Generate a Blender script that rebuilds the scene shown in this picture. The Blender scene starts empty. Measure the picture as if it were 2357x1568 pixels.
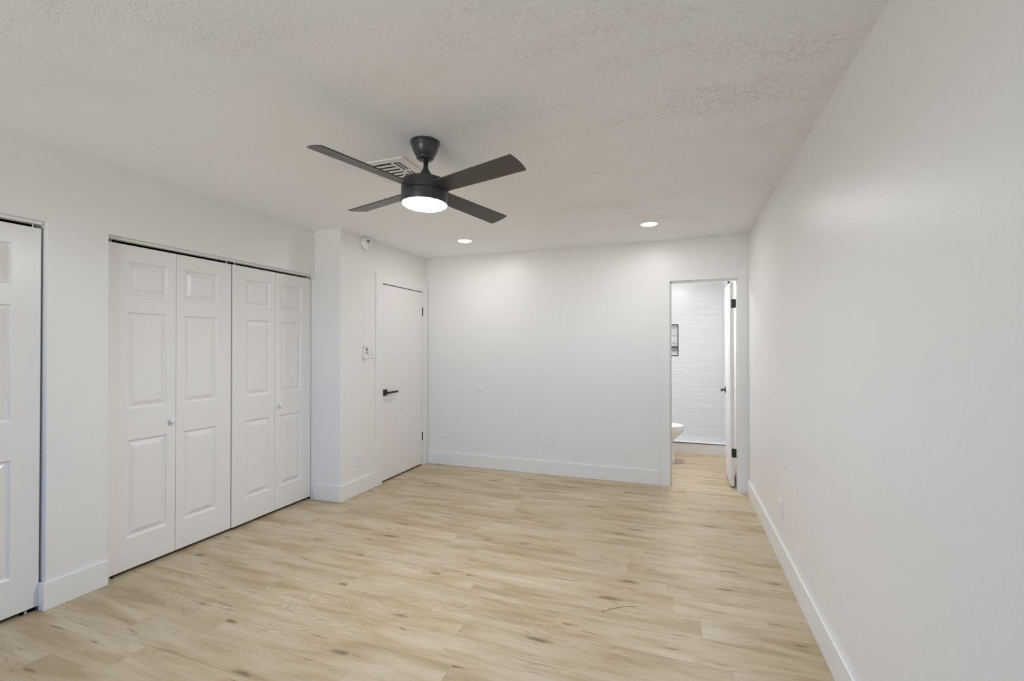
import bpy, bmesh, math, random
from mathutils import Vector, Matrix
from math import pi, radians, sin, cos

scene = bpy.context.scene
COL = scene.collection

# ------------------------------------------------------------------ camera
CAM = Vector((-0.6135, 0.0, 1.3717))
yaw, pitch, roll = radians(19.8723), radians(0.4431), radians(-0.0219)
R = Vector((cos(yaw), sin(yaw), 0)); F = Vector((-sin(yaw), cos(yaw), 0)); U = Vector((0, 0, 1))
F2 = F * cos(pitch) + U * sin(pitch); U2 = U * cos(pitch) - F * sin(pitch)
R3 = R * cos(roll) + U2 * sin(roll); U3 = U2 * cos(roll) - R * sin(roll)
cam_data = bpy.data.cameras.new('camera')
cam_data.sensor_width = 36.0
cam_data.lens = 1061.56 / 2357 * 36.0
cam_data.shift_y = 8.89 / 2357
cam_data.clip_start = 0.02
cam = bpy.data.objects.new('camera', cam_data)
m = Matrix((R3, U3, -F2)).transposed().to_4x4()
m.translation = CAM
cam.matrix_world = m
COL.objects.link(cam)
scene.camera = cam

# ------------------------------------------------------------------ light and exposure
DAY = 7.6          # daylight through the window behind the camera
FAN_E = 172.0
SPOT_E = 118.0
BATH_E = 86.0
world = bpy.data.worlds.new('sky')
scene.world = world
world.use_nodes = True
bg = world.node_tree.nodes['Background']
_n, _l = world.node_tree.nodes, world.node_tree.links
_tc = _n.new('ShaderNodeTexCoord'); _sx = _n.new('ShaderNodeSeparateXYZ'); _cr = _n.new('ShaderNodeValToRGB')
_l.new(_tc.outputs['Generated'], _sx.inputs[0]); _mr = _n.new('ShaderNodeMapRange')
_mr.inputs[1].default_value = -1; _mr.inputs[2].default_value = 1
_l.new(_sx.outputs[2], _mr.inputs[0]); _l.new(_mr.outputs[0], _cr.inputs[0])
_cr.color_ramp.elements[0].position = 0.47; _cr.color_ramp.elements[0].color = (1.12, 1.13, 1.12, 1)   # unseen ground, made brighter than the sky to light the ceiling
_cr.color_ramp.elements[1].position = 0.50; _cr.color_ramp.elements[1].color = (0.25, 0.42, 0.76, 1)   # sky
_l.new(_cr.outputs[0], bg.inputs[0])
bg.inputs[1].default_value = DAY
vs = scene.view_settings
vs.view_transform = 'Standard'
vs.look = 'None'
vs.gamma = 1.0
vs.use_curve_mapping = False
vs.exposure = 0.31
scene.cycles.max_bounces = 10
scene.cycles.diffuse_bounces = 6
scene.cycles.glossy_bounces = 3
scene.cycles.sample_clamp_indirect = 6.0
scene.cycles.caustics_reflective = False
scene.cycles.caustics_refractive = False

# ------------------------------------------------------------------ room numbers (metres)
XL, XD, YJ, D, H = -3.737, -3.4465, 3.341, 4.8486, 2.44
YR = -2.60           # wall behind the camera
BB, BT = 0.1436, 0.014
ZO = 2.037           # top of the closet openings
CA0, CA1 = -0.166, 1.45    # near closet opening
CB0, CB1 = 1.725, YJ       # far closet opening
YB = 7.40            # shower back wall
BLX = -1.32          # bathroom left wall
WT = 0.12

win = bpy.data.lights.new('window_portal', 'AREA')
win.shape = 'RECTANGLE'; win.size = 2.2; win.size_y = 1.5
win.cycles.is_portal = True
wo = bpy.data.objects.new('window_portal', win)
wo.location = (-2.35, YR - 0.06, 1.35)
wo.rotation_euler = (radians(90), 0, 0)     # faces +y, into the room
COL.objects.link(wo)

# ------------------------------------------------------------------ materials
def mat(name, color, rough=0.5, metal=0.0, spec=0.5, emit=None, estr=0.0):
    ma = bpy.data.materials.new(name); ma.use_nodes = True
    b = ma.node_tree.nodes['Principled BSDF']
    b.inputs['Base Color'].default_value = (*color, 1)
    b.inputs['Roughness'].default_value = rough
    b.inputs['Metallic'].default_value = metal
    b.inputs['Specular IOR Level'].default_value = spec
    if emit:
        b.inputs['Emission Color'].default_value = (*emit, 1)
        b.inputs['Emission Strength'].default_value = estr
    return ma

class NT:
    def __init__(s, ma):
        s.t = ma.node_tree; s.b = s.t.nodes['Principled BSDF']
    def n(s, typ, **kw):
        nd = s.t.nodes.new(typ)
        for k, v in kw.items(): setattr(nd, k, v)
        return nd
    def put(s, sock, v):
        if isinstance(v, bpy.types.NodeSocket): s.t.links.new(v, sock)
        elif isinstance(v, bpy.types.Node): s.t.links.new(v.outputs[0], sock)
        else: sock.default_value = v
    def math(s, op, a, b=None, c=None, clamp=False):
        nd = s.n('ShaderNodeMath', operation=op, use_clamp=clamp)
        s.put(nd.inputs[0], a)
        if b is not None: s.put(nd.inputs[1], b)
        if c is not None: s.put(nd.inputs[2], c)
        return nd.outputs[0]
    def pos(s):
        g = s.n('ShaderNodeTexCoord'); return g.outputs['Object']
    def sep(s, v):
        nd = s.n('ShaderNodeSeparateXYZ'); s.put(nd.inputs[0], v); return nd.outputs
    def comb(s, x, y, z):
        nd = s.n('ShaderNodeCombineXYZ')
        for i, v in enumerate((x, y, z)): s.put(nd.inputs[i], v)
        return nd.outputs[0]
    def noise(s, v, scale, detail=2.0, rough=0.5, dist=0.0):
        nd = s.n('ShaderNodeTexNoise'); s.put(nd.inputs['Vector'], v)
        nd.inputs['Scale'].default_value = scale; nd.inputs['Detail'].default_value = detail
        nd.inputs['Roughness'].default_value = rough; nd.inputs['Distortion'].default_value = dist
        return nd.outputs['Fac']
    def ramp(s, f, stops, interp='LINEAR'):
        nd = s.n('ShaderNodeValToRGB'); s.put(nd.inputs[0], f)
        cr = nd.color_ramp; cr.interpolation = interp
        while len(cr.elements) > 1: cr.elements.remove(cr.elements[-1])
        cr.elements[0].position = stops[0][0]; cr.elements[0].color = stops[0][1]
        for p_, c_ in stops[1:]:
            e = cr.elements.new(p_); e.color = c_
        return nd.outputs[0]
    def mix(s, f, a, b, blend='MIX'):
        nd = s.n('ShaderNodeMix', data_type='RGBA', blend_type=blend)
        s.put(nd.inputs[0], f); s.put(nd.inputs[6], a); s.put(nd.inputs[7], b)
        return nd.outputs[2]
    def remap(s, f, a, b, c, d):
        nd = s.n('ShaderNodeMapRange')
        s.put(nd.inputs[0], f)
        for i, v in enumerate((a, b, c, d)): nd.inputs[i + 1].default_value = v
        return nd.outputs[0]
    def bump(s, h, strength, dist):
        nd = s.n('ShaderNodeBump'); s.put(nd.inputs['Height'], h)
        nd.inputs['Strength'].default_value = strength; nd.inputs['Distance'].default_value = dist
        s.t.links.new(nd.outputs[0], s.b.inputs['Normal'])

g3 = lambda v: (v, v, v, 1)

def wall_material(name, color, rough=0.34, spec=0.5, amt=0.0019):
    ma = mat(name, color, rough, spec=spec); w = NT(ma); p = w.pos()
    n1 = w.noise(p, 130, 2.5, 0.55); n2 = w.noise(p, 22, 2)
    h = w.math('ADD', n1, w.math('MULTIPLY', n2, 0.9))
    w.bump(h, 0.55, amt)
    return ma

def ceiling_material():
    ma = mat('knockdown_ceiling_paint', (0.905, 0.908, 0.905), 0.8, spec=0.2); w = NT(ma); p = w.pos()
    n1 = w.noise(p, 110, 4, 0.62)
    splat = w.ramp(n1, [(0.42, g3(0)), (0.58, g3(1))])
    s = w.sep(p)
    wob = w.math('MULTIPLY', w.math('SUBTRACT', w.noise(p, 0.9, 3, 0.6), 0.5), 1.6)
    right = w.remap(w.math('ADD', s[0], wob), -2.1, -0.5, 0.0, 1.0)
    near = w.math('MULTIPLY', w.remap(w.math('ADD', s[1], wob), 1.3, 1.0, 0.0, 1.0), w.remap(s[0], -1.2, -1.9, 0.0, 0.55))
    patch = w.math('ADD', w.math('MAXIMUM', right, near), 0.10)
    n2 = w.noise(p, 9, 3)
    h = w.math('ADD', w.math('MULTIPLY', splat, patch), w.math('MULTIPLY', n2, 0.5))
    w.bump(h, 0.65, 0.0028)
    # old water stains and patch repairs in the texture coat
    st = w.noise(w.comb(s[0], w.math('MULTIPLY', s[1], 2.2), 3.3), 1.4, 6, 0.68)
    stain = w.ramp(st, [(0.50, g3(0)), (0.62, g3(1))])
    fine = w.ramp(w.noise(p, 55, 5, 0.7), [(0.46, g3(0)), (0.62, g3(1))])
    f = w.math('MULTIPLY', w.math('MULTIPLY', stain, fine), w.math('MULTIPLY', patch, 0.42))
    c = w.mix(f, (0.905, 0.908, 0.905, 1), (0.60, 0.55, 0.48, 1))
    w.put(w.b.inputs['Base Color'], c)
    return ma

def floor_material():
    ma = mat('light_oak_vinyl_plank', (0.5, 0.42, 0.32), 0.42, spec=0.4); w = NT(ma); p = w.pos(); s = w.sep(p)
    PW, PL = 0.182, 1.22
    ry = w.math('DIVIDE', w.math('ADD', s[1], 10.03), PW)
    row = w.math('FLOOR', ry)
    wn = w.n('ShaderNodeTexWhiteNoise', noise_dimensions='1D'); w.put(wn.inputs['W'], row)
    rx = w.math('DIVIDE', w.math('ADD', s[0], w.math('MULTIPLY', wn.outputs['Value'], 7.0)), PL)
    rx = w.math('ADD', rx, 20.0)
    colm = w.math('FLOOR', rx)
    wn2 = w.n('ShaderNodeTexWhiteNoise', noise_dimensions='2D'); w.put(wn2.inputs['Vector'], w.comb(row, colm, 0))
    rnd = wn2.outputs['Value']
    rs = w.sep(wn2.outputs['Color'])
    # grain coordinates, shifted per plank
    gx = w.math('ADD', s[0], w.math('MULTIPLY', rnd, 37.0))
    gy = w.math('ADD', s[1], w.math('MULTIPLY', rs[1], 11.0))
    sd_ = w.math('MULTIPLY', rs[2], 5.0)
    cloud = w.noise(w.comb(w.math('MULTIPLY', gx, 1.0), w.math('MULTIPLY', gy, 5.5), sd_), 1.9, 3, 0.55, 0.3)
    streak = w.noise(w.comb(gx, w.math('MULTIPLY', gy, 15.0), sd_), 2.2, 5, 0.62, 0.4)
    fine = w.noise(w.comb(gx, w.math('MULTIPLY', gy, 20.0), 0.0), 12.0, 5, 0.7)
    base = w.ramp(cloud, [(0.34, (0.40, 0.305, 0.175, 1)), (0.45, (0.49, 0.395, 0.255, 1)),
                          (0.55, (0.545, 0.455, 0.32, 1)), (0.68, (0.58, 0.497, 0.375, 1))])
    base = w.mix(w.math('MULTIPLY', w.ramp(streak, [(0.32, g3(1)), (0.50, g3(0))]), 0.60), base, (0.40, 0.30, 0.185, 1))
    base = w.mix(w.math('MULTIPLY', w.ramp(fine, [(0.34, g3(1)), (0.56, g3(0))]), 0.34), base, (0.34, 0.26, 0.17, 1))
    # cathedral grain
    fld = w.noise(w.comb(w.math('MULTIPLY', gx, 1.9), w.math('MULTIPLY', gy, 10.0), 1.7), 1.0, 1.0, 0.4)
    rings = w.math('SINE', w.math('MULTIPLY', w.math('ADD', fld, w.math('MULTIPLY', w.math('SUBTRACT', fine, 0.5), 0.02)), 140.0))
    rings = w.remap(rings, 0.25, 1.0, 0.0, 1.0)
    rmask = w.ramp(w.noise(w.comb(gx, w.math('MULTIPLY', gy, 4.5), 9.1), 1.3, 3), [(0.50, g3(0)), (0.62, g3(1))])
    base = w.mix(w.math('MULTIPLY', w.math('MULTIPLY', rings, rmask), 0.58), base, (0.36, 0.26, 0.15, 1))
    # thin dark flecks and their tails
    fl = w.noise(w.comb(w.math('MULTIPLY', gx, 3.2), w.math('MULTIPLY', gy, 34.0), 4.0), 1.0, 4, 0.6, 0.5)
    fleck = w.ramp(fl, [(0.62, g3(0)), (0.70, g3(1))])
    base = w.mix(w.math('MULTIPLY', fleck, 0.72), base, (0.23, 0.165, 0.10, 1))
    # knots: sparse stretched cells with ragged edges
    kv = w.comb(w.math('MULTIPLY', gx, 1.25), w.math('MULTIPLY', gy, 5.2), 0.0)
    kn = w.noise(w.comb(w.math('MULTIPLY', gx, 14.0), w.math('MULTIPLY', gy, 60.0), 0.0), 1.0, 3, 0.6)
    kn2 = w.noise(w.comb(w.math('MULTIPLY', gx, 5.0), w.math('MULTIPLY', gy, 22.0), 7.0), 1.0, 3, 0.6)
    kd = w.n('ShaderNodeTexVoronoi', feature='F1'); kd.voronoi_dimensions = '2D'
    kj = w.n('ShaderNodeVectorMath', operation='ADD'); w.put(kj.inputs[0], kv)
    w.put(kj.inputs[1], w.comb(w.math('MULTIPLY', w.math('SUBTRACT', kn, 0.5), 0.16), w.math('MULTIPLY', w.math('SUBTRACT', kn2, 0.5), 0.22), 0))
    w.put(kd.inputs['Vector'], kj.outputs[0]); kd.inputs['Scale'].default_value = 1.0; kd.inputs['Randomness'].default_value = 1.0
    ks = w.sep(kd.outputs['Color'])
    pick = w.ramp(ks[0], [(0.40, g3(0)), (0.44, g3(1))])
    size = w.remap(ks[1], 0, 1, 0.8, 2.2)
    dd = w.math('MULTIPLY', kd.outputs['Distance'], size)
    halo = w.math('MULTIPLY', w.ramp(dd, [(0.0, g3(1)), (0.30, g3(0))]), pick)
    core = w.math('MULTIPLY', w.ramp(dd, [(0.0, g3(1)), (0.03, g3(0.8)), (0.095, g3(0))]), pick)
    base = w.mix(w.math('MULTIPLY', halo, 0.45), base, (0.42, 0.31, 0.18, 1))
    base = w.mix(w.math('MULTIPLY', core, 0.85), base, (0.12, 0.085, 0.05, 1))
    # plank tone
    tone = w.remap(rs[0], 0, 1, 0.95, 1.03)
    base = w.mix(1.0, base, w.comb(tone, tone, tone), 'MULTIPLY')
    # seams
    fy = w.math('FRACT', ry); fx = w.math('FRACT', rx)
    ey = w.math('MULTIPLY', w.math('MINIMUM', fy, w.math('SUBTRACT', 1.0, fy)), PW)
    ex = w.math('MULTIPLY', w.math('MINIMUM', fx, w.math('SUBTRACT', 1.0, fx)), PL)
    e = w.math('MINIMUM', ex, ey)
    seam = w.remap(e, 0.0, 0.0016, 1.0, 0.0)
    base = w.mix(w.math('MULTIPLY', seam, 0.22), base, (0.22, 0.16, 0.10, 1))
    w.put(w.b.inputs['Base Color'], base)
    w.put(w.b.inputs['Roughness'], w.remap(fine, 0.3, 0.7, 0.36, 0.50))
    h = w.math('SUBTRACT', w.math('MULTIPLY', fine, 0.25), seam)
    w.bump(h, 0.35, 0.0012)
    return ma

def tile_material(name, across, grout=True):
    """pale streaky large-format wall tile; across = 0 when the wall runs along x, 1 along y"""
    ma = mat(name, (0.72, 0.715, 0.71), 0.28, spec=0.5); w = NT(ma); p = w.pos(); s = w.sep(p)
    u = s[across]; z = s[2]
    lin = w.noise(w.comb(w.math('MULTIPLY', u, 1.2), w.math('MULTIPLY', z, 26.0), 0.0), 1.6, 5, 0.6)
    c = w.ramp(lin, [(0.30, (0.69, 0.68, 0.675, 1)), (0.5, (0.755, 0.75, 0.745, 1)), (0.7, (0.80, 0.797, 0.795, 1))])
    if grout:
        zr = w.math('DIVIDE', w.math('ADD', z, 0.02), 0.305); ur = w.math('DIVIDE', w.math('ADD', u, 10.11), 0.61)
        ur = w.math('ADD', ur, w.math('MULTIPLY', w.math('MODULO', w.math('FLOOR', zr), 2.0), 0.5))
        fz = w.math('FRACT', zr); fu = w.math('FRACT', ur)
        e = w.math('MINIMUM', w.math('MULTIPLY', w.math('MINIMUM', fz, w.math('SUBTRACT', 1.0, fz)), 0.305),
                   w.math('MULTIPLY', w.math('MINIMUM', fu, w.math('SUBTRACT', 1.0, fu)), 0.61))
        g = w.remap(e, 0.0006, 0.0020, 1.0, 0.0)
        c = w.mix(w.math('MULTIPLY', g, 0.25), c, (0.55, 0.545, 0.54, 1))
    w.put(w.b.inputs['Base Color'], c)
    return ma

def patterned_tile(name, a, b_, size=0.10):
    """white encaustic-look tile with thin grey rings and little grey lozenges"""
    ma = mat(name, (0.8, 0.8, 0.8), 0.35); w = NT(ma); p = w.pos(); s = w.sep(p)
    fu = w.math('SUBTRACT', w.math('FRACT', w.math('DIVIDE', w.math('ADD', s[a], 10.0), size)), 0.5)
    fv = w.math('SUBTRACT', w.math('FRACT', w.math('DIVIDE', w.math('ADD', s[b_], 10.0), size)), 0.5)
    r = w.math('SQRT', w.math('ADD', w.math('MULTIPLY', fu, fu), w.math('MULTIPLY', fv, fv)))
    ring = w.math('LESS_THAN', w.math('ABSOLUTE', w.math('SUBTRACT', r, 0.36)), 0.025)
    ring2 = w.math('LESS_THAN', w.math('ABSOLUTE', w.math('SUBTRACT', r, 0.2)), 0.02)
    au = w.math('SUBTRACT', 0.5, w.math('ABSOLUTE', fu)); av = w.math('SUBTRACT', 0.5, w.math('ABSOLUTE', fv))
    loz = w.math('LESS_THAN', w.math('ADD', au, w.math('ABSOLUTE', fv)), 0.13)
    dot = w.math('LESS_THAN', w.math('ADD', w.math('ABSOLUTE', fu), w.math('ABSOLUTE', fv)), 0.09)
    lin = w.math('MAXIMUM', ring, ring2)
    c = w.mix(w.math('MULTIPLY', lin, 0.55), (0.80, 0.80, 0.82, 1), (0.50, 0.50, 0.53, 1))
    c = w.mix(w.math('MULTIPLY', w.math('MAXIMUM', loz, dot), 0.9), c, (0.22, 0.22, 0.26, 1))
    w.put(w.b.inputs['Base Color'], c)
    return ma

def fine_bump(ma, scale=60, amt=0.0004, strength=0.3):
    w = NT(ma); w.bump(w.noise(w.pos(), scale, 3), strength, amt); return ma

WHITE = (0.800, 0.797, 0.782)
M = dict(
    wall=wall_material('white_wall_paint', WHITE),
    ceiling=ceiling_material(),
    floor=floor_material(),
    trim=fine_bump(mat('white_trim_paint', (0.80, 0.80, 0.785), 0.33, spec=0.5), 30, 0.0003),
    door=fine_bump(mat('white_door_paint', (0.80, 0.79, 0.775), 0.30, spec=0.5), 40, 0.0003),
    flush=fine_bump(mat('white_flush_door_paint', (0.81, 0.79, 0.775), 0.42, spec=0.4), 40, 0.0003),
    black=fine_bump(mat('black_metal', (0.022, 0.021, 0.022), 0.38, spec=0.5), 120, 0.0001),
    fan=fine_bump(mat('matte_black_fan_metal', (0.040, 0.042, 0.048), 0.34, spec=0.5), 150, 0.0001),
    blade=fine_bump(mat('dark_fan_blade', (0.065, 0.060, 0.055), 0.36, spec=0.5), 90, 0.0001),
    dark=fine_bump(mat('painted_cavity_shade', (0.10, 0.09, 0.08), 0.9), 30),  # shade of closed spaces put into the colour
    plastic=fine_bump(mat('white_plastic', (0.80, 0.80, 0.79), 0.32), 50, 0.0001),
    slot=fine_bump(mat('dark_socket_slot', (0.16, 0.15, 0.14), 0.6), 50, 0.0001),
    greyprint=fine_bump(mat('grey_button_print', (0.10, 0.10, 0.115), 0.5), 50, 0.0001),
    screen=fine_bump(mat('small_dark_display', (0.02, 0.022, 0.012), 0.25), 50, 0.0001),
    chrome=fine_bump(mat('zinc_plated_steel', (0.62, 0.63, 0.65), 0.28, metal=1.0), 60, 0.0001),
    vent=fine_bump(mat('white_enamel_metal', (0.80, 0.79, 0.76), 0.35), 60, 0.0001),
    porcelain=fine_bump(mat('white_porcelain', (0.84, 0.84, 0.85), 0.12, spec=0.6), 10, 0.0001),
    bath=wall_material('bathroom_wall_paint', (0.82, 0.815, 0.81)),
    tilex=tile_material('pale_streaked_tile_back', 0),
    tiley=tile_material('pale_streaked_tile_side', 1),
    curbtile=tile_material('pale_streaked_tile_curb', 0, False),
    pan=patterned_tile('patterned_shower_floor_tile', 0, 1, 0.14),
    niche=patterned_tile('patterned_niche_tile', 0, 2, 0.115),
    strand=fine_bump(mat('brown_strand', (0.30, 0.26, 0.12), 0.6), 90, 0.0001),
    fan_lens=mat('lit_frosted_fan_lens', (0.9, 0.9, 0.9), 0.4, emit=(0.90, 0.94, 1.0), estr=FAN_E),
    spot_lens=mat('lit_frosted_downlight_lens', (0.9, 0.9, 0.9), 0.4, emit=(1.0, 0.99, 0.985), estr=SPOT_E),
    bath_lens=mat('lit_frosted_bath_lens', (0.9, 0.9, 0.9), 0.4, emit=(0.96, 0.97, 1.0), estr=BATH_E),
)
gl = bpy.data.materials.new('window_glass'); gl.use_nodes = True
_w = NT(gl); _t = _w.n('ShaderNodeBsdfTransparent'); _g = _w.n('ShaderNodeBsdfGlossy'); _g.inputs['Roughness'].default_value = 0.02
_f = _w.n('ShaderNodeFresnel'); _f.inputs[0].default_value = 1.45
_m = _w.n('ShaderNodeMixShader'); gl.node_tree.links.new(_f.outputs[0], _m.inputs[0])
gl.node_tree.links.new(_t.outputs[0], _m.inputs[1]); gl.node_tree.links.new(_g.outputs[0], _m.inputs[2])
gl.node_tree.links.new(_m.outputs[0], gl.node_tree.nodes['Material Output'].inputs['Surface'])
M['glass'] = gl

# ------------------------------------------------------------------ mesh helpers
class MB:
    def __init__(s): s.bm = bmesh.new()
    def box(s, x0, x1, y0, y1, z0, z1, bevel=0.0, mat4=None):
        b2 = bmesh.new()
        vs_ = [b2.verts.new((x, y, z)) for x in (x0, x1) for y in (y0, y1) for z in (z0, z1)]
        for f in ((0, 1, 3, 2), (4, 6, 7, 5), (0, 4, 5, 1), (2, 3, 7, 6), (0, 2, 6, 4), (1, 5, 7, 3)):
            b2.faces.new([vs_[i] for i in f])
        if bevel:
            bmesh.ops.bevel(b2, geom=b2.edges[:], offset=bevel, segments=2, profile=0.5, affect='EDGES')
        s.add(b2, mat4); return s
    def add(s, b2, mat4=None):
        bmesh.ops.recalc_face_normals(b2, faces=b2.faces[:])
        if mat4 is not None: bmesh.ops.transform(b2, matrix=mat4, verts=b2.verts[:])
        me = bpy.data.meshes.new('tmp'); b2.to_mesh(me); b2.free()
        s.bm.from_mesh(me); bpy.data.meshes.remove(me)
    def lathe(s, prof, seg=64, mat4=None, cap=True):
        """prof: list of (r, z) revolved about z"""
        b2 = bmesh.new(); rings = []
        for r, z in prof:
            if r < 1e-6: rings.append([b2.verts.new((0, 0, z))])
            else: rings.append([b2.verts.new((r * cos(2 * pi * i / seg), r * sin(2 * pi * i / seg), z)) for i in range(seg)])
        for a, b in zip(rings, rings[1:]):
            for i in range(seg):
                j = (i + 1) % seg
                if len(a) == 1 and len(b) == 1: continue
                if len(a) == 1: b2.faces.new((a[0], b[i], b[j]))
                elif len(b) == 1: b2.faces.new((a[i], a[j], b[0]))
                else: b2.faces.new((a[i], a[j], b[j], b[i]))
        if cap:
            for rg in (rings[0], rings[-1]):
                if len(rg) > 1: b2.faces.new(rg)
        s.add(b2, mat4); return s
    def prism(s, pts, z0, z1, bevel=0.0, mat4=None):
        b2 = bmesh.new()
        lo = [b2.verts.new((x, y, z0)) for x, y in pts]; hi = [b2.verts.new((x, y, z1)) for x, y in pts]
        n = len(pts)
        b2.faces.new(lo[::-1]); b2.faces.new(hi)
        for i in range(n): b2.faces.new((lo[i], lo[(i + 1) % n], hi[(i + 1) % n], hi[i]))
        if bevel: bmesh.ops.bevel(b2, geom=b2.edges[:], offset=bevel, segments=2, profile=0.5, affect='EDGES')
        s.add(b2, mat4); return s
    def build(s, name, material, parent=None, smooth=False, autos=False):
        me = bpy.data.meshes.new(name); s.bm.to_mesh(me); s.bm.free()
        me.materials.append(material)
        if smooth:
            for p_ in me.polygons: p_.use_smooth = True
            if autos:
                import numpy
                bm_ = bmesh.new(); bm_.from_mesh(me)
                for e in bm_.edges:
                    if len(e.link_faces) == 2 and e.calc_face_angle(0) > radians(35): e.smooth = False
                bm_.to_mesh(me); bm_.free()
        o = bpy.data.objects.new(name, me); COL.objects.link(o)
        if parent: o.parent = parent
        return o

def tag(o, label, cat=None, group=None, kind=None):
    o['label'] = label
    if cat: o['category'] = cat
    if group: o['group'] = group
    if kind: o['kind'] = kind
    return o

def struct(o, label, cat): return tag(o, label, cat, kind='structure')

def thing(name, label, cat, loc=(0, 0, 0), rot=None, group=None, kind=None):
    o = bpy.data.objects.new(name, None); COL.objects.link(o)
    o.empty_display_size = 0.1
    o.matrix_world = Matrix.Translation(loc) @ (rot if rot is not None else Matrix.Identity(4))
    return tag(o, label, cat, group, kind)

def local(mb_obj_parent): return mb_obj_parent

# wall frames: local x = along the wall, local y = up, local z = out of the wall into the room
def frame(xa, za):
    xa = Vector(xa); za = Vector(za); ya = za.cross(xa)
    return Matrix((xa, ya, za)).transposed().to_4x4()
ON_ENTRY = frame((0, 1, 0), (1, 0, 0))      # wall facing +x ; local x = +y
ON_BACK = frame((1, 0, 0), (0, -1, 0))      # wall facing -y ; local x = +x
ON_RIGHT = frame((0, -1, 0), (-1, 0, 0))    # wall facing -x ; local x = -y
# check of handedness: za x xa must point up
for fr in (ON_ENTRY, ON_BACK, ON_RIGHT):
    assert abs((fr.to_3x3() @ Vector((0, 1, 0))).z - 1) < 1e-6, fr

# ------------------------------------------------------------------ structure
struct(MB().box(-4.6, 0.12, YR - 0.15, 6.44, -0.08, 0.0).build('floor', M['floor']),
       'light oak vinyl plank floor, boards running across the room', 'floor')
struct(MB().box(-4.6, 0.12, YR - 0.15, YB + 0.15, H, H + 0.08).build('ceiling', M['ceiling']),
       'off-white textured ceiling with faint stains', 'ceiling')
struct(MB().box(0, 0.12, YR, YB + 0.12, 0, H).build('wall_right', M['wall']),
       'long plain white wall along the right side', 'wall')
# closet wall, with its two openings
w = MB()
w.box(XL - 0.115, XL, CA1, CB0, 0, ZO)
w.box(XL - 0.115, XL, CA0, YJ, ZO, H)
w.box(XL - 0.115, XL, YR, CA0, 0, H)
struct(w.build('wall_left', M['wall']), 'white wall on the left holding the two closet openings', 'wall')
# entry wall that juts out beyond the closet
w = MB()
w.box(-4.5, XD, YJ, 3.45, 0, H)
w.box(XD - 0.115, XD, 3.45, 3.925, 0, H)
w.box(XD - 0.115, XD, 4.755, D + WT, 0, H)
w.box(XD - 0.115, XD, 3.925, 4.755, 2.045, H)
struct(w.build('wall_entry', M['wall']), 'white wall jutting out past the closet, around the flush door', 'wall')
w = MB()
w.box(XD, -0.713, D, D + WT, 0, H)
w.box(-0.067, 0, D, D + WT, 0, H)
w.box(-0.713, -0.067, D, D + WT, 2.052, H)
struct(w.build('wall_back', M['wall']), 'white end wall with the bathroom doorway at its right end', 'wall')
# wall behind the camera with the window that lights the room
WX0, WX1, WZ0, WZ1 = -3.45, -1.25, 0.6, 2.1
w = MB()
w.box(XL, WX0, YR - 0.12, YR, 0, H); w.box(WX1, 0.0, YR - 0.12, YR, 0, H)
w.box(WX0, WX1, YR - 0.12, YR, 0, WZ0); w.box(WX0, WX1, YR - 0.12, YR, WZ1, H)
struct(w.build('wall_rear', M['wall']), 'white wall behind the camera with a wide window', 'wall')
wf = MB()
for a, b in ((WX0, WX0 + 0.05), (WX1 - 0.05, WX1), ((WX0 + WX1) / 2 - 0.03, (WX0 + WX1) / 2 + 0.03)):
    wf.box(a, b, YR - 0.10, YR - 0.04, WZ0, WZ1)
wf.box(WX0 + 0.05, WX1 - 0.05, YR - 0.10, YR - 0.04, WZ0, WZ0 + 0.05)
wf.box(WX0 + 0.05, WX1 - 0.05, YR - 0.10, YR - 0.04, WZ1 - 0.05, WZ1)
wf = struct(wf.build('window_1', M['trim']), 'wide white two-pane sliding window behind the camera', 'window')
for a, b in ((WX0 + 0.05, (WX0 + WX1) / 2 - 0.03), ((WX0 + WX1) / 2 + 0.03, WX1 - 0.05)):
    MB().box(a, b, YR - 0.074, YR - 0.070, WZ0 + 0.05, WZ1 - 0.05).build('pane', M['glass'], wf)
# closet interiors, their shade put into a dark wall colour
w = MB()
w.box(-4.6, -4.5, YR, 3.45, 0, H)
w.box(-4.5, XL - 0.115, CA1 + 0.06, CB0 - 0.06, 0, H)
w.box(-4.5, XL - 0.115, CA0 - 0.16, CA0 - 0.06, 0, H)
struct(w.build('wall_closet', M['dark']), 'walls inside the two closets, coloured dark to stand for shade', 'wall')
w = MB()  # added behind the flush door to block outside light; shade in its colour
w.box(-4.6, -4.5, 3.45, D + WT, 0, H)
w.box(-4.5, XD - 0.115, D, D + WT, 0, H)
struct(w.build('wall_hall_blocker', M['dark']), 'added dark walls behind the flush door that keep outside light out', 'wall')
# bathroom shell
struct(MB().box(BLX - 0.12, BLX, D + WT, YB + 0.12, 0, H).build('wall_bathroom_left', M['bath']),
       'white bathroom wall behind the toilet tank', 'wall')
NX0, NX1, NZ0, NZ1, NZS = -0.995, -0.617, 1.247, 1.730, 1.385
w = MB()
w.box(BLX, NX0, YB, YB + 0.12, 0, H); w.box(NX1, 0, YB, YB + 0.12, 0, H)
w.box(NX0, NX1, YB, YB + 0.12, 0, NZ0); w.box(NX0, NX1, YB, YB + 0.12, NZ1, H)
w.box(NX0, NX1, YB + 0.10, YB + 0.12, NZ0, NZ1)
struct(w.build('wall_shower_back', M['tilex']), 'pale streaky tiled wall at the back of the shower', 'wall')
struct(MB().box(-0.020, 0.0, 6.44, YB, 0, H).build('wall_shower_right', M['tiley']),
       'pale tiled right side wall of the shower', 'wall')
struct(MB().box(BLX, -0.020, 6.56, YB, -0.02, 0.055).build('floor_shower', M['pan']),
       'shower floor of small white tiles with a grey pattern', 'floor')

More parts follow.
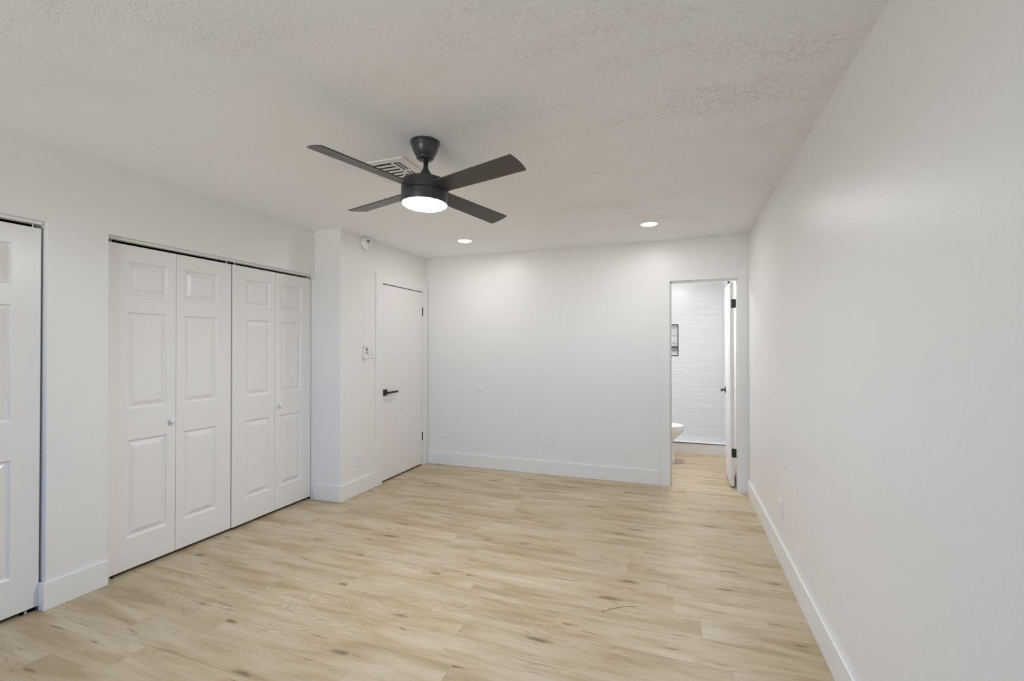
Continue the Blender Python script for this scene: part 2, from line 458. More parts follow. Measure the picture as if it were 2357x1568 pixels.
# baseboards
def bevel_board(mb, x0, x1, y0, y1): mb.box(x0, x1, y0, y1, 0, BB, 0.0025)
def board(name, label, boxes):
    b = MB()
    for bx in boxes: bevel_board(b, *bx)
    struct(b.build(name, M['trim']), label, 'baseboard')
board('baseboard_right', 'tall flat white baseboard along the right wall', [(-BT, 0.0, YR, D - 0.0145)])
board('baseboard_back', 'flat white baseboard along the end wall', [(XD + 0.0145, -0.7875, D - BT, D)])
def board_l(name, label, pts):
    struct(MB().prism(pts, 0, BB, 0.0025).build(name, M['trim']), label, 'baseboard')
board_l('baseboard_left', 'short white baseboard piece on the pier between the two closets',
        [(XL, CB0 + 0.002), (XL, CA1 - 0.0005), (XL - 0.036, CA1 - 0.0005), (XL - 0.036, CA1 - BT), (XL + BT, CA1 - BT), (XL + BT, CB0 + 0.002)])
board_l('baseboard_entry', 'white baseboard wrapping the jutting corner beside the flush door',
        [(XL, YJ - 0.0003), (XL, YJ - BT), (XD + BT, YJ - BT), (XD + BT, 3.8445), (XD + 0.0003, 3.8445), (XD + 0.0003, YJ - 0.0003)])
board('baseboard_rear', 'white baseboard under the window behind the camera', [(XL, -BT, YR, YR + BT)])

# entry door casing (trim_1) : flat boards, jambs
t = MB()
CF = XD + 0.014
t.box(XD, CF, 3.845, 3.944, 0, 2.127, 0.0015)
t.box(XD, CF, 4.7365, 4.833, 0, 2.127, 0.0015)
t.box(XD, CF, 3.944, 4.7365, 2.030, 2.127, 0.0015)
t.box(XD - 0.115, XD, 3.925, 3.944, 0, 2.030); t.box(XD - 0.115, XD, 4.7365, 4.755, 0, 2.030)
t.box(XD - 0.115, XD, 3.925, 4.755, 2.030, 2.045)
t.box(XD - 0.06, XD - 0.036, 3.944, 3.956, 0, 2.030); t.box(XD - 0.06, XD - 0.036, 4.7245, 4.7365, 0, 2.030)
t.box(XD - 0.06, XD - 0.036, 3.956, 4.7245, 2.018, 2.030)
struct(t.build('trim_1', M['trim']), 'flat white casing around the flush door on the left', 'door casing')
# bathroom door casing (trim_2)
t = MB()
OX0, OX1, OZ = -0.697, -0.083, 2.036
t.box(OX0 - 0.090, OX0, D - 0.014, D, 0, 2.137, 0.0015)
t.box(OX1, -0.0005, D - 0.014, D, 0, 2.137, 0.0015)
t.box(OX0, OX1, D - 0.014, D, OZ, 2.137, 0.0015)
t.box(OX0 - 0.016, OX0 + 0.006, D, D + WT, 0, OZ - 0.006); t.box(OX1 - 0.006, OX1 + 0.016, D, D + WT, 0, OZ - 0.006)
t.box(OX0 - 0.016, OX1 + 0.016, D, D + WT, OZ - 0.006, OZ + 0.016)
t.box(OX0 + 0.006, OX0 + 0.016, D + 0.045, D + 0.08, 0, OZ - 0.006)
t.box(OX0 + 0.006, OX1 - 0.006, D + 0.045, D + 0.08, OZ - 0.016, OZ - 0.006)
struct(t.build('trim_2', M['trim']), 'flat white casing and jamb around the bathroom doorway', 'door casing')

# ------------------------------------------------------------------ doors
def lever_handle(parent, origin, fr, length, flip=1):
    """square rosette with a flat lever; local x along the door, z out of it"""
    h = MB()
    T = Matrix.Translation(origin) @ fr
    h.box(-0.032, 0.032, -0.032, 0.032, 0.0, 0.008, 0.0015, T)
    h.lathe([(0.012, 0.006), (0.012, 0.044)], 24, T)
    x0, x1 = sorted((-0.011 * flip, length * flip))
    h.box(x0, x1, -0.0105, 0.0105, 0.040, 0.052, 0.002, T)
    o = h.build('door_handle', M['black'], parent)
    o['label'] = 'matte black square rosette with a flat lever'
    return o

# entry door: flush slab opening into the room, hinges on its right
dz0, dz1 = 0.020, 2.021
e = MB().box(XD - 0.033, XD + 0.002, 3.9475, 4.7325, dz0, dz1, 0.0015).build('door_1', M['flush'])
struct(e, 'plain white flush door with black lever, on the jutting left wall', 'door')
lever_handle(e, (XD + 0.002, 4.003, 0.915), ON_ENTRY, 0.165)
for z0, z1 in ((1.755, 1.842), (0.293, 0.384)):
    b = MB()
    b.lathe([(0.0055, z0), (0.0055, z1)], 16, Matrix.Translation((XD + 0.0088, 4.7345, 0)))
    b.lathe([(0.0035, z0 - 0.005), (0.0055, z0)], 16, Matrix.Translation((XD + 0.0088, 4.7345, 0)))
    b.lathe([(0.0055, z1), (0.0035, z1 + 0.005)], 16, Matrix.Translation((XD + 0.0088, 4.7345, 0)))
    b.box(XD - 0.030, XD + 0.006, 4.7330, 4.7360, z0, z1)
    b.build('hinge', M['black'], e, True, True)['label'] = 'black butt hinge'

# bathroom door: swung open into the bathroom, hinged on the right jamb
bd = thing('door_2', 'white flush bathroom door standing open inward on black hinges', 'door', (-0.098, 4.985, 0), Matrix.Rotation(radians(-0.6), 4, 'Z'), kind='structure')
MB().box(-0.041, -0.007, 0.004, 0.598, 0.018, 2.020, 0.0015).build('door_slab', M['flush'], bd)
for z0, z1 in ((1.763, 1.849), (0.300, 0.384)):
    b = MB()
    b.box(-0.030, -0.005, 0.001, 0.0039, z0, z1)
    b.lathe([(0.006, z0), (0.006, z1)], 16, Matrix.Translation((-0.001, 0.0, 0)))
    b.box(-0.001, 0.014, -0.012, -0.0095, z0, z1)
    b.build('hinge', M['black'], bd, True, True)['label'] = 'black butt hinge on the door edge'
lever_handle(bd, (-0.041, 0.535, 0.915), ON_RIGHT, 0.115, 1)
h = MB(); T = Matrix.Translation((-0.007, 0.535, 0.915)) @ ON_ENTRY
h.box(-0.030, 0.030, -0.030, 0.030, 0.0, 0.008, 0.0015, T); h.lathe([(0.010, 0.006), (0.010, 0.034)], 24, T)
h.box(-0.115, 0.011, -0.010, 0.010, 0.030, 0.041, 0.002, T)
h.build('door_handle', M['black'], bd)['label'] = 'matte black lever'

# bifold closet leaves with three raised panels each
def leaf_mesh(w_, p0, p1, z0=0.022, z1=2.002, th=0.034):
    """front face looks to +z(local) ; x = along, y = up. p0..p1 = panel extent"""
    b = bmesh.new()
    rows = [(0.210, 0.808), (0.998, 1.593), (1.696, 1.905)]
    xs = [0, p0, p1, w_]; zs = [z0]
    for a, c in rows: zs += [a, c]
    zs.append(z1)
    V = {}
    def v(x, y, d):
        k = (round(x, 5), round(y, 5), round(d, 5))
        if k not in V: V[k] = b.verts.new((x, y, d))
        return V[k]
    def q(x0, x1, y0, y1, d): b.faces.new((v(x0, y0, d), v(x1, y0, d), v(x1, y1, d), v(x0, y1, d)))
    for j in range(len(zs) - 1):
        for i in range(3):
            if i == 1 and j % 2 == 1:
                rings = [(0, 0), (0.004, -0.0025), (0.008, -0.0105), (0.014, -0.0120), (0.019, -0.0112), (0.044, -0.0012), (0.047, -0.0008)]
                for (i0, d0), (i1, d1) in zip(rings, rings[1:]):
                    A = (xs[1] + i0, xs[2] - i0, zs[j] + i0, zs[j + 1] - i0, d0)
                    B = (xs[1] + i1, xs[2] - i1, zs[j] + i1, zs[j + 1] - i1, d1)
                    a = [v(A[0], A[2], A[4]), v(A[1], A[2], A[4]), v(A[1], A[3], A[4]), v(A[0], A[3], A[4])]
                    c = [v(B[0], B[2], B[4]), v(B[1], B[2], B[4]), v(B[1], B[3], B[4]), v(B[0], B[3], B[4])]
                    for k in range(4): b.faces.new((a[k], a[(k + 1) % 4], c[(k + 1) % 4], c[k]))
                r = rings[-1]; q(xs[1] + r[0], xs[2] - r[0], zs[j] + r[0], zs[j + 1] - r[0], r[1])
            else: q(xs[i], xs[i + 1], zs[j], zs[j + 1], 0)
    # softened edge, sides and back
    be = [e_ for e_ in b.edges if len(e_.link_faces) == 1]
    r1 = bmesh.ops.extrude_edge_only(b, edges=be)
    nv = [g_ for g_ in r1['geom'] if isinstance(g_, bmesh.types.BMVert)]
    for v_ in nv:
        v_.co.z -= th
    be2 = [g_ for g_ in r1['geom'] if isinstance(g_, bmesh.types.BMEdge)]
    be2 = [e_ for e_ in be2 if all(abs(x_.co.z + th) < 1e-6 for x_ in e_.verts)]
    bmesh.ops.contextual_create(b, geom=be2)
    bmesh.ops.recalc_face_normals(b, faces=b.faces[:])
    be3 = [e_ for e_ in b.edges if all(abs(x_.co.z) < 1e-6 for x_ in e_.verts) and len(e_.link_faces) == 2 and e_.calc_face_angle(0) > 1.2]
    bmesh.ops.bevel(b, geom=be3, offset=0.0025, segments=2, profile=0.5, affect='EDGES')
    me = bpy.data.meshes.new('leaf'); b.to_mesh(me); b.free(); me.materials.append(M['door'])
    return me

FX = XL - 0.036      # closed face of the leaves
def bifold(name, label, ya, yb, left_pair, kick=0.0):
    """pair of leaves filling ya..yb; left_pair: pivot at ya, knob on the pivot-side leaf near the seam"""
    r = thing(name, label, 'closet door', (FX, ya, 0), kind='structure')
    wtot = yb - ya; w_ = wtot / 2 - 0.001
    ym = ya + wtot / 2
    for i, (s0, outer_left) in enumerate(((ya, True), (ym + 0.001, False))):
        p0, p1 = (0.112, w_ - 0.052) if outer_left else (0.052, w_ - 0.112)
        o = bpy.data.objects.new('door_leaf', leaf_mesh(w_, p0, p1)); COL.objects.link(o); o.parent = r
        ang = 0.0
        mtx = Matrix.Translation((0, s0 - ya, 0)) @ ON_ENTRY
        if kick and i == 0:
            # near edge swung a little into the room, pivoting about the seam
            piv = Matrix.Translation((0, s0 - ya + w_, 0)) @ Matrix.Rotation(kick, 4, 'Z') @ Matrix.Translation((0, -w_, 0))
            mtx = piv @ ON_ENTRY
        o.matrix_local = mtx
        knob_here = (i == 0) if left_pair else (i == 1)
        if knob_here:
            kx = (w_ - 0.034) if left_pair else 0.036
            kb = MB().lathe([(0.0, -0.001), (0.009, 0.0), (0.008, 0.010), (0.0105, 0.016), (0.0165, 0.022), (0.0175, 0.028), (0.0145, 0.033), (0.0, 0.035)], 32, cap=False).build('knob', M['door'], o, True)
            kb.location = (kx, 0.892, 0)
            kb['label'] = 'small round white knob'
        pins = (0.028, w_ - 0.028)
        pin_x = pins[0] if i == 0 else pins[1]
        pn = MB().lathe([(0.0035, 2.001), (0.0035, 2.030)], 12).build('pivot_pin', M['plastic'], o, True, True)
        pn.matrix_local = Matrix.Translation((pin_x, 0, -0.017)) @ ON_ENTRY.inverted().to_3x3().to_4x4()
    return r

LM = CB0 + 0.010; RM = CB1 - 0.006; MID = 2.539
bifold('door_3', 'left bifold pair of the far closet, white raised panels, knob near its fold', LM, MID, True)
bifold('door_4', 'right bifold pair of the far closet, slightly proud of its neighbour', MID + 0.007, RM, False, radians(1.0))
bifold('door_5', 'white bifold pair of the near closet, at the left edge of the view', CA0 + (CA1 - CA0) / 2 + 0.003, CA1 - 0.009, False)
bifold('door_6', 'white bifold pair of the near closet, beyond the left edge of the view', CA0 + 0.010, CA0 + (CA1 - CA0) / 2 - 0.003, True)

def track(y0, y1, label):
    t_ = MB()
    xa, xb = XL - 0.072, XL - 0.034
    t_.box(xa, xb, y0, y1, ZO - 0.0025, ZO - 0.0003)
    t_.box(xa, xa + 0.002, y0, y1, ZO - 0.0155, ZO - 0.0025); t_.box(xb - 0.002, xb, y0, y1, ZO - 0.0155, ZO - 0.0025)
    o = t_.build('closet_track', M['trim']); tag(o, label, 'door track')
    for yy in (y0 + 0.035, (y0 + y1) / 2, y1 - 0.035):
        MB().box(xa + 0.004, xb - 0.004, yy - 0.014, yy + 0.014, ZO - 0.013, ZO - 0.0035).build('pivot_socket', M['chrome'], o)
    return o
track(CB0 + 0.003, CB1 - 0.003, 'white metal bifold track under the header of the far closet')
track(CA0 + 0.003, CA1 - 0.003, 'white metal bifold track under the header of the near closet')
g = MB()
def bracket(y, dirn, label):
    o = MB()
    o.box(XL - 0.068, XL - 0.040, min(y, y + dirn * 0.062), max(y, y + dirn * 0.062), 0.0, 0.003)
    o.box(XL - 0.068, XL - 0.040, min(y, y + dirn * 0.003), max(y, y + dirn * 0.003), 0.003, 0.055)
    r = o.build('floor_pivot_bracket', M['chrome']); tag(r, label, 'door bracket', 'floor pivot brackets of the closets')
    MB().lathe([(0.0055, 0.002), (0.0055, 0.013), (0.0, 0.013)], 16, Matrix.Translation((XL - 0.054, y + dirn * 0.04, 0))).build('pivot_stud', M['plastic'], r, True, True)
bracket(CB1 - 0.001, -1, 'metal pivot bracket on the floor at the right end of the far closet')
bracket(CB0 + 0.001, 1, 'metal pivot bracket on the floor at the left end of the far closet')
bracket(CA1 - 0.015, -1, 'metal pivot bracket on the floor at the right end of the near closet')

# ------------------------------------------------------------------ ceiling fan
FXc, FYc = -1.849, 2.092
fan = thing('ceiling_fan', 'black four-blade ceiling fan with a lit round light under its motor', 'ceiling fan', (FXc, FYc, H))
MB().lathe([(0.0, 0.0), (0.0755, 0.0), (0.0765, -0.006), (0.0755, -0.012), (0.0700, -0.013), (0.0690, -0.016), (0.0685, -0.022), (0.0655, -0.036), (0.0600, -0.052), (0.0520, -0.067), (0.0455, -0.076),
            (0.0435, -0.077), (0.0435, -0.079), (0.0455, -0.080), (0.0440, -0.086), (0.0370, -0.0925), (0.026, -0.095), (0.0, -0.096)], 64, cap=False).build('canopy', M['fan'], fan, True, True)
# everything below the hanger ball leans very slightly
nrm = Vector((0.016, 0.0285, 1)).normalized()
TILT = Vector((0, 0, 1)).rotation_difference(nrm).to_matrix().to_4x4()
PIV = Matrix.Translation((0, 0, 2.185 - H)) @ TILT @ Matrix.Translation((0, 0, H - 2.185))
def fz(z): return z - H
rod = MB().lathe([(0.0, fz(2.36)), (0.0125, fz(2.36)), (0.0125, fz(2.255))], 32, cap=False).build('downrod', M['fan'], fan, True)
rod.matrix_local = PIV
cp = MB().lathe([(0.0, fz(2.306)), (0.0135, fz(2.306)), (0.0150, fz(2.303)), (0.0165, fz(2.298)), (0.0265, fz(2.283)), (0.045, fz(2.242)), (0.047, fz(2.2345)), (0.0, fz(2.2345))], 40, cap=False).build('coupling_cover', M['fan'], fan, True, True)
cp.matrix_local = PIV
body = MB().lathe([(0.0, fz(2.2355)), (0.106, fz(2.2355)), (0.117, fz(2.2330)), (0.1215, fz(2.2265)), (0.1215, fz(2.1765)), (0.1185, fz(2.1745)), (0.0, fz(2.1745))], 96, cap=False).build('motor_housing', M['fan'], fan, True, True)
body.matrix_local = PIV
lk = MB().lathe([(0.0, fz(2.1745)), (0.1195, fz(2.1740)), (0.1215, fz(2.1715)), (0.1215, fz(2.1200)), (0.1200, fz(2.1155)), (0.1165, fz(2.1145)), (0.1145, fz(2.1160)), (0.1145, fz(2.1190)), (0.0, fz(2.1190))], 96, cap=False).build('light_housing', M['fan'], fan, True, True)
lk.matrix_local = PIV
ln = MB().lathe([(0.1140, fz(2.1200)), (0.1140, fz(2.1140)), (0.105, fz(2.1085)), (0.07, fz(2.1050)), (0.0, fz(2.1035))], 96, cap=False).build('light_lens', M['fan_lens'], fan, True)
ln.matrix_local = PIV
ln['label'] = 'glowing white frosted lens'
def blade_mesh():
    b = bmesh.new()
    r0, r1, w0, w1, th = 0.100, 0.606, 0.050, 0.0605, 0.006
    pts = [(r0, -w0)] + [(r0 + (r1 - r0) * t_, -(w0 + (w1 - w0) * t_)) for t_ in (0.25, 0.5, 0.75)] + [(r1 - 0.003, -w1)]
    for k in range(9):
        a = -1 + 2 * k / 8
        pts.append((r1 + 0.007 * (1 - a * a), a * (w1 - 0.0015)))
    pts += [(r1 - 0.003, w1)] + [(r0 + (r1 - r0) * t_, (w0 + (w1 - w0) * t_)) for t_ in (0.75, 0.5, 0.25)] + [(r0, w0)]
    lo = [b.verts.new((x, y, -th / 2)) for x, y in pts]; hi = [b.verts.new((x, y, th / 2)) for x, y in pts]
    b.faces.new(lo[::-1]); b.faces.new(hi); n = len(pts)
    for i in range(n): b.faces.new((lo[i], lo[(i + 1) % n], hi[(i + 1) % n], hi[i]))
    bmesh.ops.recalc_face_normals(b, faces=b.faces[:])
    me = bpy.data.meshes.new('blade'); b.to_mesh(me); b.free(); me.materials.append(M['blade']); return me
bmsh = blade_mesh()
scr = MB().lathe([(0.0, 0.0016), (0.0028, 0.0013), (0.0034, 0.0), (0.0, 0.0)], 12, cap=False).build('blade_screw', M['black'], None, True)
scr_me = scr.data; bpy.data.objects.remove(scr)
for k in range(4):
    bl = bpy.data.objects.new('blade', bmsh); COL.objects.link(bl); bl.parent = fan
    bl.matrix_local = PIV @ Matrix.Translation((0, 0, fz(2.190))) @ Matrix.Rotation(radians(-107.96 + 90 * k), 4, 'Z') @ Matrix.Rotation(-0.2158, 4, 'X')
    for side in (-1, 1):
        sc = bpy.data.objects.new('screw', scr_me); COL.objects.link(sc); sc.parent = fan
        a = radians(-107.96 + 90 * k + side * 16)
        sc.matrix_local = PIV @ Matrix.Translation((0.1213 * cos(a), 0.1213 * sin(a), fz(2.196))) @ Matrix.Rotation(a, 4, 'Z') @ Matrix.Rotation(radians(90), 4, 'Y')

# ------------------------------------------------------------------ ceiling register
vx0, vx1, vy0, vy1 = -2.365, -2.055, 2.200, 2.520
v = thing('ceiling_vent', 'square white louvred air register in the ceiling beside the fan', 'vent', ((vx0 + vx1) / 2, (vy0 + vy1) / 2, H))
vc = v.matrix_world.inverted()
def vpart(name, mb, material):
    o = mb.build(name, material, v)
    o.matrix_local = vc
    return o
fr = MB()
bw = 0.045
fr.box(vx0, vx1, vy0, vy0 + bw, H - 0.008, H, 0.002); fr.box(vx0, vx1, vy1 - bw, vy1, H - 0.008, H, 0.002)
fr.box(vx0, vx0 + bw, vy0 + bw - 0.002, vy1 - bw + 0.002, H - 0.008, H); fr.box(vx1 - bw, vx1, vy0 + bw - 0.002, vy1 - bw + 0.002, H - 0.008, H)
fr.box(-2.166, -2.150, vy0 + bw, vy1 - bw, H - 0.008, H)
fr.box(-2.150, vx1 - bw, 2.366, 2.382, H - 0.008, H)
vpart('frame', fr, M['vent'])
vpart('duct_shade_plate', MB().box(vx0 + bw, vx1 - bw, vy0 + bw, vy1 - bw, H - 0.0016, H - 0.0004), M['dark'])  # dark backing plate stands in for the shaded duct
for k in range(5):
    yy = 2.262 + k * 0.042
    s_ = MB().box(vx0 + bw, -2.166, -0.0165, 0.0165, -0.0006, 0.0006, mat4=Matrix.Translation((0, yy + 0.012, H - 0.0085)) @ Matrix.Rotation(radians(7), 4, 'X'))
    vpart('slat', s_, M['vent'])
for k in range(2):
    xx = -2.136 + k * 0.022
    for a, b in ((vy0 + bw, 2.366), (2.382, vy1 - bw)):
        s_ = MB().box(-0.0035, 0.0035, a, b, -0.0006, 0.0006, mat4=Matrix.Translation((xx + 0.006, 0, H - 0.0070)) @ Matrix.Rotation(radians(-35), 4, 'Y'))
        vpart('slat', s_, M['vent'])
vpart('damper_lever', MB().box(-2.178, -2.170, 2.396, 2.404, H - 0.020, H - 0.006, 0.001), M['vent'])
for sx, sy in ((vx0 + 0.022, 2.40), (vx1 - 0.022, 2.36)):
    vpart('screw', MB().lathe([(0.0, -0.0015), (0.004, 0.0)], 12, Matrix.Translation((sx, sy, H - 0.008)), cap=False), M['slot'])

# ------------------------------------------------------------------ recessed lights
def downlight(x, y, label, lens='spot_lens', r=0.066, group='recessed downlights near the end wall'):
    t_ = thing('recessed_light', label, 'ceiling light', (x, y, H), group=group)
    MB().lathe([(r + 0.014, 0.0), (r + 0.013, -0.003), (r + 0.003, -0.006), (r, -0.004), (r, -0.001)], 64, cap=False).build('trim_ring', M['plastic'], t_, True)
    MB().lathe([(r, -0.0035), (r * 0.6, -0.0045), (0.0, -0.0048)], 64, cap=False).build('lens', M[lens], t_, True)['label'] = 'glowing white lens'
    return t_
downlight(-2.613, 4.148, 'lit round recessed downlight nearer the flush door')
downlight(-0.850, 4.130, 'lit round recessed downlight in front of the bathroom doorway')

# bathroom ceiling lamp (above the doorway line, out of sight) : a plain flush mount
bl_ = thing('flush_ceiling_light', 'lit round white ceiling light inside the bathroom', 'ceiling light', (-0.62, 5.75, H))
MB().lathe([(0.0, 0.0), (0.155, 0.0), (0.155, -0.022), (0.150, -0.026), (0.0, -0.026)], 48, cap=False).build('base', M['plastic'], bl_, True, True)
MB().lathe([(0.145, -0.026), (0.142, -0.045), (0.11, -0.062), (0.0, -0.070)], 48, cap=False).build('diffuser', M['bath_lens'], bl_, True)

# ------------------------------------------------------------------ wall devices
def dev(name, label, cat, loc, fr_, group=None): return thing(name, label, cat, loc, fr_, group)

# smoke detector high on the entry wall
sd = dev('smoke_detector', 'round white smoke detector high on the wall above the switches', 'smoke detector', (XD, 3.687, 2.371), ON_ENTRY)
MB().lathe([(0.0, 0.0), (0.062, 0.0), (0.062, 0.006), (0.066, 0.008), (0.066, 0.024), (0.060, 0.034), (0.052, 0.037), (0.0, 0.038)], 64, cap=False).build('housing', M['plastic'], sd, True, True)
MB().box(-0.022, 0.012, 0.014, 0.036, 0.036, 0.0388, 0.0005).build('display', M['screen'], sd)['label'] = 'tiny dark display'
MB().box(-0.012, -0.002, 0.0215, 0.0275, 0.0388, 0.0392).build('indicator', M['plastic'], sd)
MB().box(-0.006, 0.010, -0.012, -0.006, 0.0365, 0.0387, 0.0008).build('button', M['slot'], sd)
MB().lathe([(0.0, 0.0387), (0.004, 0.0385), (0.0045, 0.037)], 16, Matrix.Translation((0.002, -0.033, 0)), cap=False).build('sensor_dot', M['slot'], sd)

# double rocker switch
sw = dev('light_switch', 'white double rocker switch plate against the door casing', 'light switch', (XD, 3.7775, 1.334), ON_ENTRY)
MB().box(-0.066, 0.066, -0.060, 0.060, 0.0, 0.006, 0.002).build('plate', M['plastic'], sw)
for cx_ in (-0.024, 0.023):
    MB().box(cx_ - 0.0175, cx_ + 0.0175, -0.034, 0.034, 0.0058, 0.0066).build('switch_frame', M['plastic'], sw)
    MB().box(cx_ - 0.0155, cx_ + 0.0155, -0.032, 0.032, 0.0, 0.005, 0.001,
             Matrix.Translation((0, 0, 0.0062)) @ Matrix.Rotation(radians(-5.0), 4, 'X')).build('rocker', M['plastic'], sw)
# fan remote in its cradle
rm = dev('fan_remote', 'white fan remote with grey buttons hanging in a cradle left of the switches', 'remote control', (XD, 3.678, 1.334), ON_ENTRY)
MB().box(-0.024, 0.024, -0.062, 0.030, 0.0, 0.014, 0.003).build('cradle', M['plastic'], rm)
MB().box(-0.020, 0.022, -0.056, 0.064, 0.0105, 0.024, 0.004).build('remote_body', M['plastic'], rm)
cr = MB(); cr.box(-0.0245, 0.0245, -0.061, -0.024, 0.022, 0.026, 0.0015); cr.build('cradle_lip', M['plastic'], rm)
dl = MB().lathe([(0.0135, 0.0238), (0.0135, 0.0250), (0.0, 0.0252)], 32, Matrix.Translation((0.001, 0.024, 0)), cap=False).build('dial', M['greyprint'], rm, True, True)
dl['label'] = 'dark round button ring'
MB().lathe([(0.0055, 0.0250), (0.0055, 0.0256), (0.0, 0.0257)], 24, Matrix.Translation((0.001, 0.024, 0)), cap=False).build('dial_centre', M['slot'], dl, True, True)
for (bx, by, bw_, bh) in ((-0.011, 0.049, 0.004, 0.004), (0.013, 0.049, 0.005, 0.005), (-0.012, 0.003, 0.005, 0.003), (0.014, 0.003, 0.005, 0.003),
                          (-0.010, -0.009, 0.006, 0.0045), (0.002, -0.009, 0.004, 0.0045), (0.014, -0.009, 0.006, 0.0045), (0.002, -0.019, 0.015, 0.002)):
    MB().box(bx - bw_, bx + bw_, by - bh, by + bh, 0.0238, 0.0246, 0.0003).build('button', M['greyprint'], rm)

def outlet(label, loc, fr_, w_, h_, dy=0.0):
    o = dev('wall_outlet', label, 'electrical outlet', loc, fr_, 'white duplex wall outlets')
    MB().box(-w_ / 2, w_ / 2, -h_ / 2, h_ / 2, 0.0, 0.0062, 0.002).build('plate', M['plastic'], o)
    for s_ in (-1, 1):
        f_ = MB()
        pts = []
        for k in range(24):
            a = 2 * pi * k / 24; pts.append((0.0172 * cos(a), max(-0.0135, min(0.0135, 0.0172 * sin(a)))))
        f_.prism(pts, 0.0055, 0.0078, mat4=Matrix.Translation((0, s_ * 0.0195, 0)))
        f_ = f_.build('socket', M['plastic'], o)
        sl = MB()
        sl.box(-0.0080, -0.0055, s_ * 0.0195 - 0.0015, s_ * 0.0195 + 0.0065, 0.0077, 0.0080)
        sl.box(0.0055, 0.0080, s_ * 0.0195 - 0.0015, s_ * 0.0195 + 0.0050, 0.0077, 0.0080)
        sl.lathe([(0.0030, 0.0080), (0.0030, 0.0077)], 12, Matrix.Translation((0, s_ * 0.0195 - 0.0080, 0)))
        sl.build('slots', M['slot'], f_)
    MB().lathe([(0.0, 0.0070), (0.0025, 0.0066), (0.003, 0.006)], 12, cap=False).build('screw', M['plastic'], o)
    return o
outlet('white duplex outlet low on the end wall', (-1.932, D, 0.362), ON_BACK, 0.078, 0.124)
outlet('white duplex outlet low on the jutting wall, left of the flush door', (XD, 3.592, 0.324), ON_ENTRY, 0.086, 0.127)
outlet('white duplex outlet low on the long right wall', (0.0, 3.357, 0.346), ON_RIGHT, 0.082, 0.122)

cpn = dev('cover_plate', 'small round white blank cover plate on the end wall', 'cover plate', (-2.761, D, 0.909), ON_BACK)
MB().lathe([(0.0, 0.0), (0.037, 0.0), (0.037, 0.003), (0.034, 0.0055), (0.0, 0.0065)], 48, cap=False).build('disc', M['wall'], cpn, True, True)

# thin strand lying on the floor
cu = bpy.data.curves.new('strand', 'CURVE'); cu.dimensions = '3D'
sp = cu.splines.new('POLY'); P_ = [(-0.994, 2.421), (-0.962, 2.455), (-0.930, 2.482), (-0.905, 2.499), (-0.882, 2.512), (-0.855, 2.524), (-0.828, 2.532)]
sp.points.add(len(P_) - 1)
for i, (x, y) in enumerate(P_): sp.points[i].co = (x, y, 0.0012, 1)
cu.bevel_depth = 0.0011; cu.bevel_resolution = 2
tmpo = bpy.data.objects.new('tmp_curve', cu); COL.objects.link(tmpo)
dg = bpy.context.evaluated_depsgraph_get()
me = bpy.data.meshes.new_from_object(tmpo.evaluated_get(dg)); bpy.data.objects.remove(tmpo)
me.materials.clear(); me.materials.append(M['strand'])
so = bpy.data.objects.new('floor_strand', me); COL.objects.link(so)
tag(so, 'thin curved brownish strand lying on the planks', 'strand')

# ------------------------------------------------------------------ bathroom contents
cb = MB().box(BLX, -0.0205, 6.44, 6.56, 0.0, 0.133).build('shower_curb', M['curbtile'])
tag(cb, 'low tiled shower curb across the bathroom with a black edge strip', 'shower curb')
MB().box(BLX, -0.0205, 6.436, 6.444, 0.130, 0.139).build('edge_strip', M['black'], cb)['label'] = 'thin black metal edge strip'
MB().box(BLX, -0.0205, 6.444, 6.56, 0.133, 0.138).build('curb_cap', M['porcelain'], cb)
tag(MB().box(-0.026, -0.0005, 6.431, 6.4395, 0.0, H).build('tile_edge_strip', M['black']), 'upright black metal strip finishing the shower wall tile', 'edge strip')

ni = thing('shower_niche', 'tiled shower niche with black frame and shelf, half hidden by the doorway', 'niche', ((NX0 + NX1) / 2, YB, NZ0))
nm = ni.matrix_world.inverted()
def npart(name, mb, ma, lab=None):
    o = mb.build(name, ma, ni); o.matrix_local = nm
    if lab: o['label'] = lab
    return o
npart('patterned_back', MB().box(NX0, NX1, YB + 0.090, YB + 0.0995, NZ0, NZ1), M['niche'])
f_ = MB(); q_ = 0.012
f_.box(NX0, NX1, YB - 0.004, YB + 0.006, NZ1 - q_, NZ1); f_.box(NX0, NX1, YB - 0.004, YB + 0.006, NZ0, NZ0 + q_)
f_.box(NX0, NX0 + q_, YB - 0.004, YB + 0.006, NZ0 + q_, NZ1 - q_); f_.box(NX1 - q_, NX1, YB - 0.004, YB + 0.006, NZ0 + q_, NZ1 - q_)
npart('frame', f_, M['black'], 'black metal edge frame')
npart('shelf', MB().box(NX0 + q_, NX1 - q_, YB + 0.000, YB + 0.090, NZS - 0.010, NZS + 0.010), M['black'], 'dark shelf')

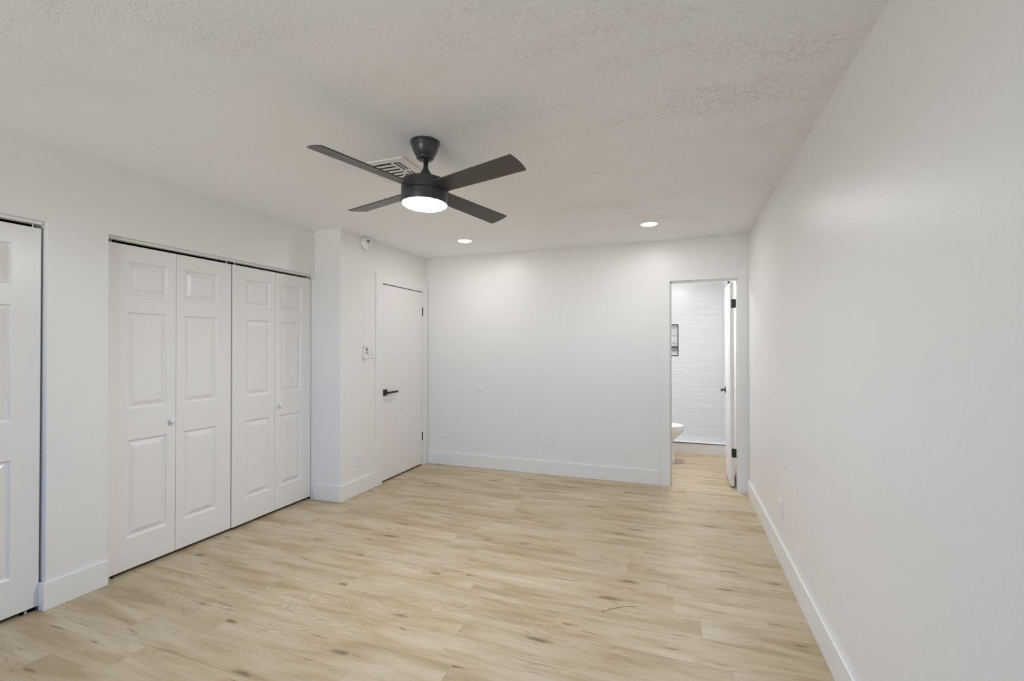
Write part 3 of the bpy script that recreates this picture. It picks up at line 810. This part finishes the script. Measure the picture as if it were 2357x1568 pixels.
# toilet facing +x
tl = thing('toilet', 'white toilet with closed lid, its bowl front poking into the doorway', 'toilet', (-1.0, 5.90, 0))
def egg(fx, bx, hw, n=40):
    """outline: front reach fx (+x), back bx (-x), half width hw"""
    pts = []
    for k in range(n):
        a = 2 * pi * k / n
        c_, s_ = cos(a), sin(a)
        r_ = fx if c_ > 0 else bx
        pts.append((r_ * c_ if c_ > 0 else -r_ * abs(c_) ** 0.7, hw * (abs(s_) ** 0.9) * (1 if s_ > 0 else -1)))
    return pts
def loft(levels, n=40):
    b = bmesh.new(); rg = []
    for z, fx, bx, hw, ox in levels:
        rg.append([b.verts.new((x + ox, y, z)) for x, y in egg(fx, bx, hw, n)])
    for a, c in zip(rg, rg[1:]):
        for i in range(n): b.faces.new((a[i], a[(i + 1) % n], c[(i + 1) % n], c[i]))
    b.faces.new(rg[0][::-1]); b.faces.new(rg[-1])
    mb = MB(); mb.add(b); return mb
bx_ = 0.20     # local centre of the bowl opening
loft([(0.0, 0.150, 0.26, 0.120, bx_), (0.02, 0.150, 0.26, 0.120, bx_), (0.10, 0.132, 0.25, 0.108, bx_), (0.20, 0.112, 0.24, 0.104, bx_),
      (0.25, 0.118, 0.235, 0.118, bx_), (0.30, 0.160, 0.23, 0.145, bx_), (0.34, 0.205, 0.23, 0.168, bx_), (0.375, 0.236, 0.23, 0.180, bx_), (0.395, 0.245, 0.23, 0.184, bx_), (0.402, 0.240, 0.225, 0.180, bx_)]
     ).build('bowl', M['porcelain'], tl, True, True)
loft([(0.404, 0.238, 0.22, 0.180, bx_), (0.408, 0.243, 0.222, 0.184, bx_), (0.420, 0.243, 0.222, 0.184, bx_), (0.424, 0.236, 0.218, 0.178, bx_)]).build('seat', M['porcelain'], tl, True, True)
loft([(0.4265, 0.234, 0.22, 0.178, bx_), (0.431, 0.240, 0.222, 0.183, bx_), (0.442, 0.238, 0.222, 0.182, bx_), (0.450, 0.215, 0.205, 0.162, bx_), (0.455, 0.14, 0.14, 0.10, bx_)]).build('lid', M['porcelain'], tl, True, True)
MB().box(-0.315, -0.055, -0.11, 0.11, 0.14, 0.400, 0.02).build('pedestal', M['porcelain'], tl, True, True)
MB().box(-0.315, -0.120, -0.215, 0.215, 0.400, 0.740, 0.025).build('tank', M['porcelain'], tl, True, True)
MB().box(-0.318, -0.112, -0.222, 0.222, 0.742, 0.772, 0.010).build('tank_lid', M['porcelain'], tl, True, True)
MB().box(-0.119, -0.100, -0.180, -0.115, 0.670, 0.690, 0.004).build('flush_lever', M['chrome'], tl)
